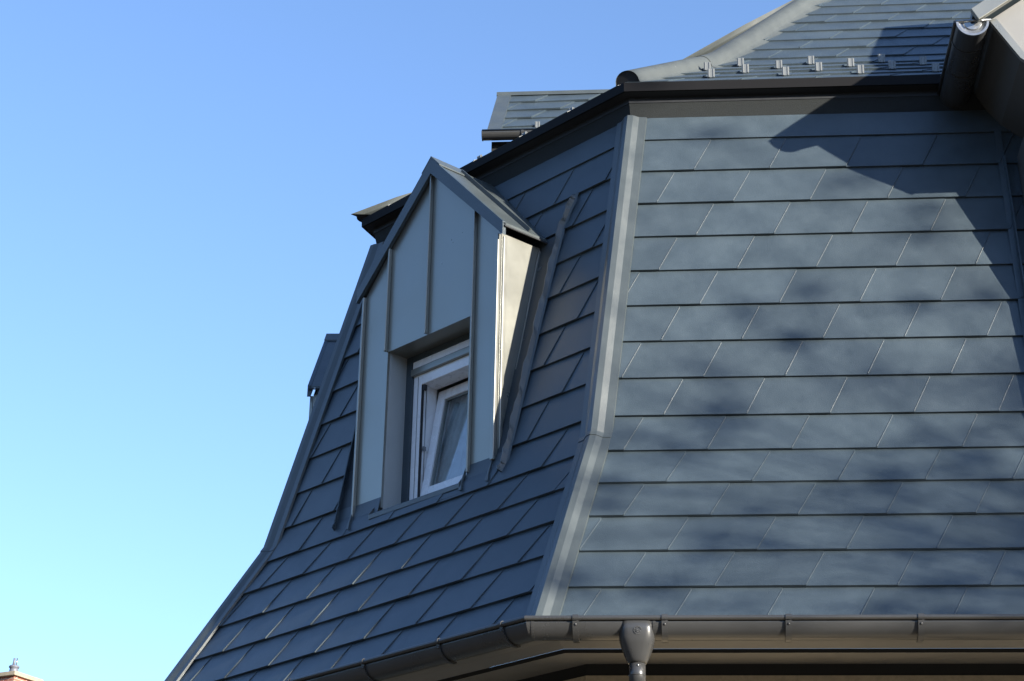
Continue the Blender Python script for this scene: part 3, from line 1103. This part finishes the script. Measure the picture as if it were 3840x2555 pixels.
# ------------------------------------------------------------------ neighbour's chimney at lower left
NX, NY, NZ = -12.95, 28.42, 5.775 + KZ
ch = empty('neighbour_chimney', (NX, NY, 0))
tag(ch, 'distant brick chimney with a stone cap and a grey pot in the lower left corner', 'chimney')
cr = R(-23)
def rot(x, y, z):
    return Vector((x * math.cos(cr) - y * math.sin(cr), x * math.sin(cr) + y * math.cos(cr), z))
def rbox(mb, hx, z0, z1, hy=None):
    hy = hy or hx
    mb.prism([rot(-hx, -hy, z0), rot(hx, -hy, z0), rot(hx, hy, z0), rot(-hx, hy, z0)], (0, 0, z1 - z0))
def chb(mb, n, m, **k): return mb.build(n, M[m], ch, lift=False, **k)
zc = NZ - .17
mb = MB(); rbox(mb, .36, 0, zc - .085); chb(mb, 'brick_stack', 'brick')
mb = MB(); rbox(mb, .43, zc - .085, zc - .0); chb(mb, 'stone_cap', 'stone', bevel=.01)
mb = MB()
mb.lathe((0, 0, zc), [(.105, 0), (.100, .03), (.088, .13), (.084, .185), (.104, .19), (.106, .215), (.085, .235), (.04, .245)], 18)
chb(mb, 'chimney_pot', 'clay')
for x in (-.020, .036):
    mb = MB()
    mb.tube((x, 0, zc + .235), (x + .012, 0, zc + .385), .024 if x < 0 else .013, n=10)
    chb(mb, 'flue_pipe', 'clay' if x < 0 else 'zinc')

# ------------------------------------------------------------------ garden tree toward the sun; it dapples the slopes
TD = 13.5
tc_ = Vector((1.7, 0.0, .35)) + sdir * TD
TX, TY = tc_.x, tc_.y
TZ = tc_.z + KZ
tree = empty('garden_tree', (TX, TY, 0))
tag(tree, 'sparse garden tree standing toward the sun that throws dappled shade on the roof', 'tree')
rg = random.Random(4)
mbt, mbl = MB(), MB()
def limb(p, q, r0, r1, n=5, wob=.12):
    pts = [p.lerp(q, k / n) + Vector((rg.uniform(-wob, wob), rg.uniform(-wob, wob), rg.uniform(-wob, wob) + .25 * math.sin(math.pi * k / n))) * (1 if 0 < k < n else 0) for k in range(n + 1)]
    for k in range(n):
        mbt.tube(pts[k], pts[k + 1], r0 + (r1 - r0) * k / n, r0 + (r1 - r0) * (k + 1) / n, n=6, cap=False)
    return pts
TRUNK = [Vector((3.2, -.4, 0)), Vector((3.1, -.3, 3.0)), Vector((3.0, -.1, 5.6)), Vector((2.9, 0, TZ + .4))]
for k in range(3):
    mbt.tube(TRUNK[k], TRUNK[k + 1], (.17, .14, .10)[k], (.14, .10, .03)[k], n=10, cap=False)
org = Vector((TX, TY, 0))
nodes = []
for k in range(1150):
    px, pz = rg.uniform(-2.2, 6.5), rg.uniform(-3.0, 2.7)
    dens = .05 + .58 * min(1, max(0, (px - .3) / 1.7)) * min(1, max(0, (2.0 - pz) / 1.8)) + .22 * min(1, max(0, (-pz + .3) / 1.2))
    if px < .5: dens *= .6
    if rg.random() > dens: continue
    P = Vector((px, .1, pz)) + sdir * (TD + rg.uniform(-1.3, 1.3)) + Vector((0, 0, KZ)) - org
    nodes.append(P)
for P in nodes:
    rr = rg.uniform(.06, .17)
    for j in range(int(14 + 210 * rr)):
        d_ = Vector((rg.gauss(0, 1), rg.gauss(0, 1), rg.gauss(0, .7)))
        c = P + d_ * rr * .62
        a_ = Vector((rg.uniform(-1, 1), rg.uniform(-1, 1), rg.uniform(-1, 1))).normalized()
        b_ = a_.orthogonal().normalized()
        s_ = rg.uniform(.018, .034)
        mbl.poly([c - a_ * s_, c + b_ * s_ * .6, c + a_ * s_, c - b_ * s_ * .6])
# boughs run from the trunk to hubs, twigs from the hubs to the leaf clumps
hubs = []
for k in range(11):
    P = nodes[rg.randrange(len(nodes))]
    base = TRUNK[2].lerp(TRUNK[3], rg.uniform(-.5, .7))
    hubs.append(base.lerp(P, .62))
    limb(base, hubs[-1], .040, .018)
for P in nodes:
    hb_ = min(hubs, key=lambda q: (q - P).length)
    limb(hb_, P, .010, .004, n=4, wob=.08)
mbt.build('trunk', M['bark'], tree, lift=False)
mbl.build('crown', M['leaf'], tree, lift=False)

# ------------------------------------------------------------------ ground
mb = MB()
S_ = 1500
mb.poly([(-S_, -S_, 0), (S_, -S_, 0), (S_, S_, 0), (-S_, S_, 0)])
tag(mb.build('ground', M['grnd'], None, lift=False), 'open ground around the house', 'ground', kind='structure')

# unseen ridge added round the horizon to block low sky light, highest behind left
mb = MB()
rg = random.Random(9)
N_ = 96
rows = [[], [], []]
for k in range(N_):
    t = 2 * math.pi * k / N_
    hgt = 17 + 3.5 * math.sin(3 * t) + 2.5 * math.sin(7 * t + 1) + rg.uniform(-1, 1)
    dt = abs((t - math.atan2(-.73, -.68) + math.pi) % (2 * math.pi) - math.pi)
    hgt += 16 * max(0, math.cos(min(dt / R(75), 1) * math.pi / 2)) ** 1.2
    for r, (rad, zz) in zip(rows, ((95, -.5), (135, hgt), (230, -.5))):
        r.append((rad * math.cos(t), rad * math.sin(t), zz))
mb.grid(rows, closed=True, smooth=True)
tag(mb.build('sky_blocker_hills', M['sky_blocker'], None, lift=False), 'unseen dark ridge added around the horizon to block low sky light', 'sky_blocker_hills', kind='structure')
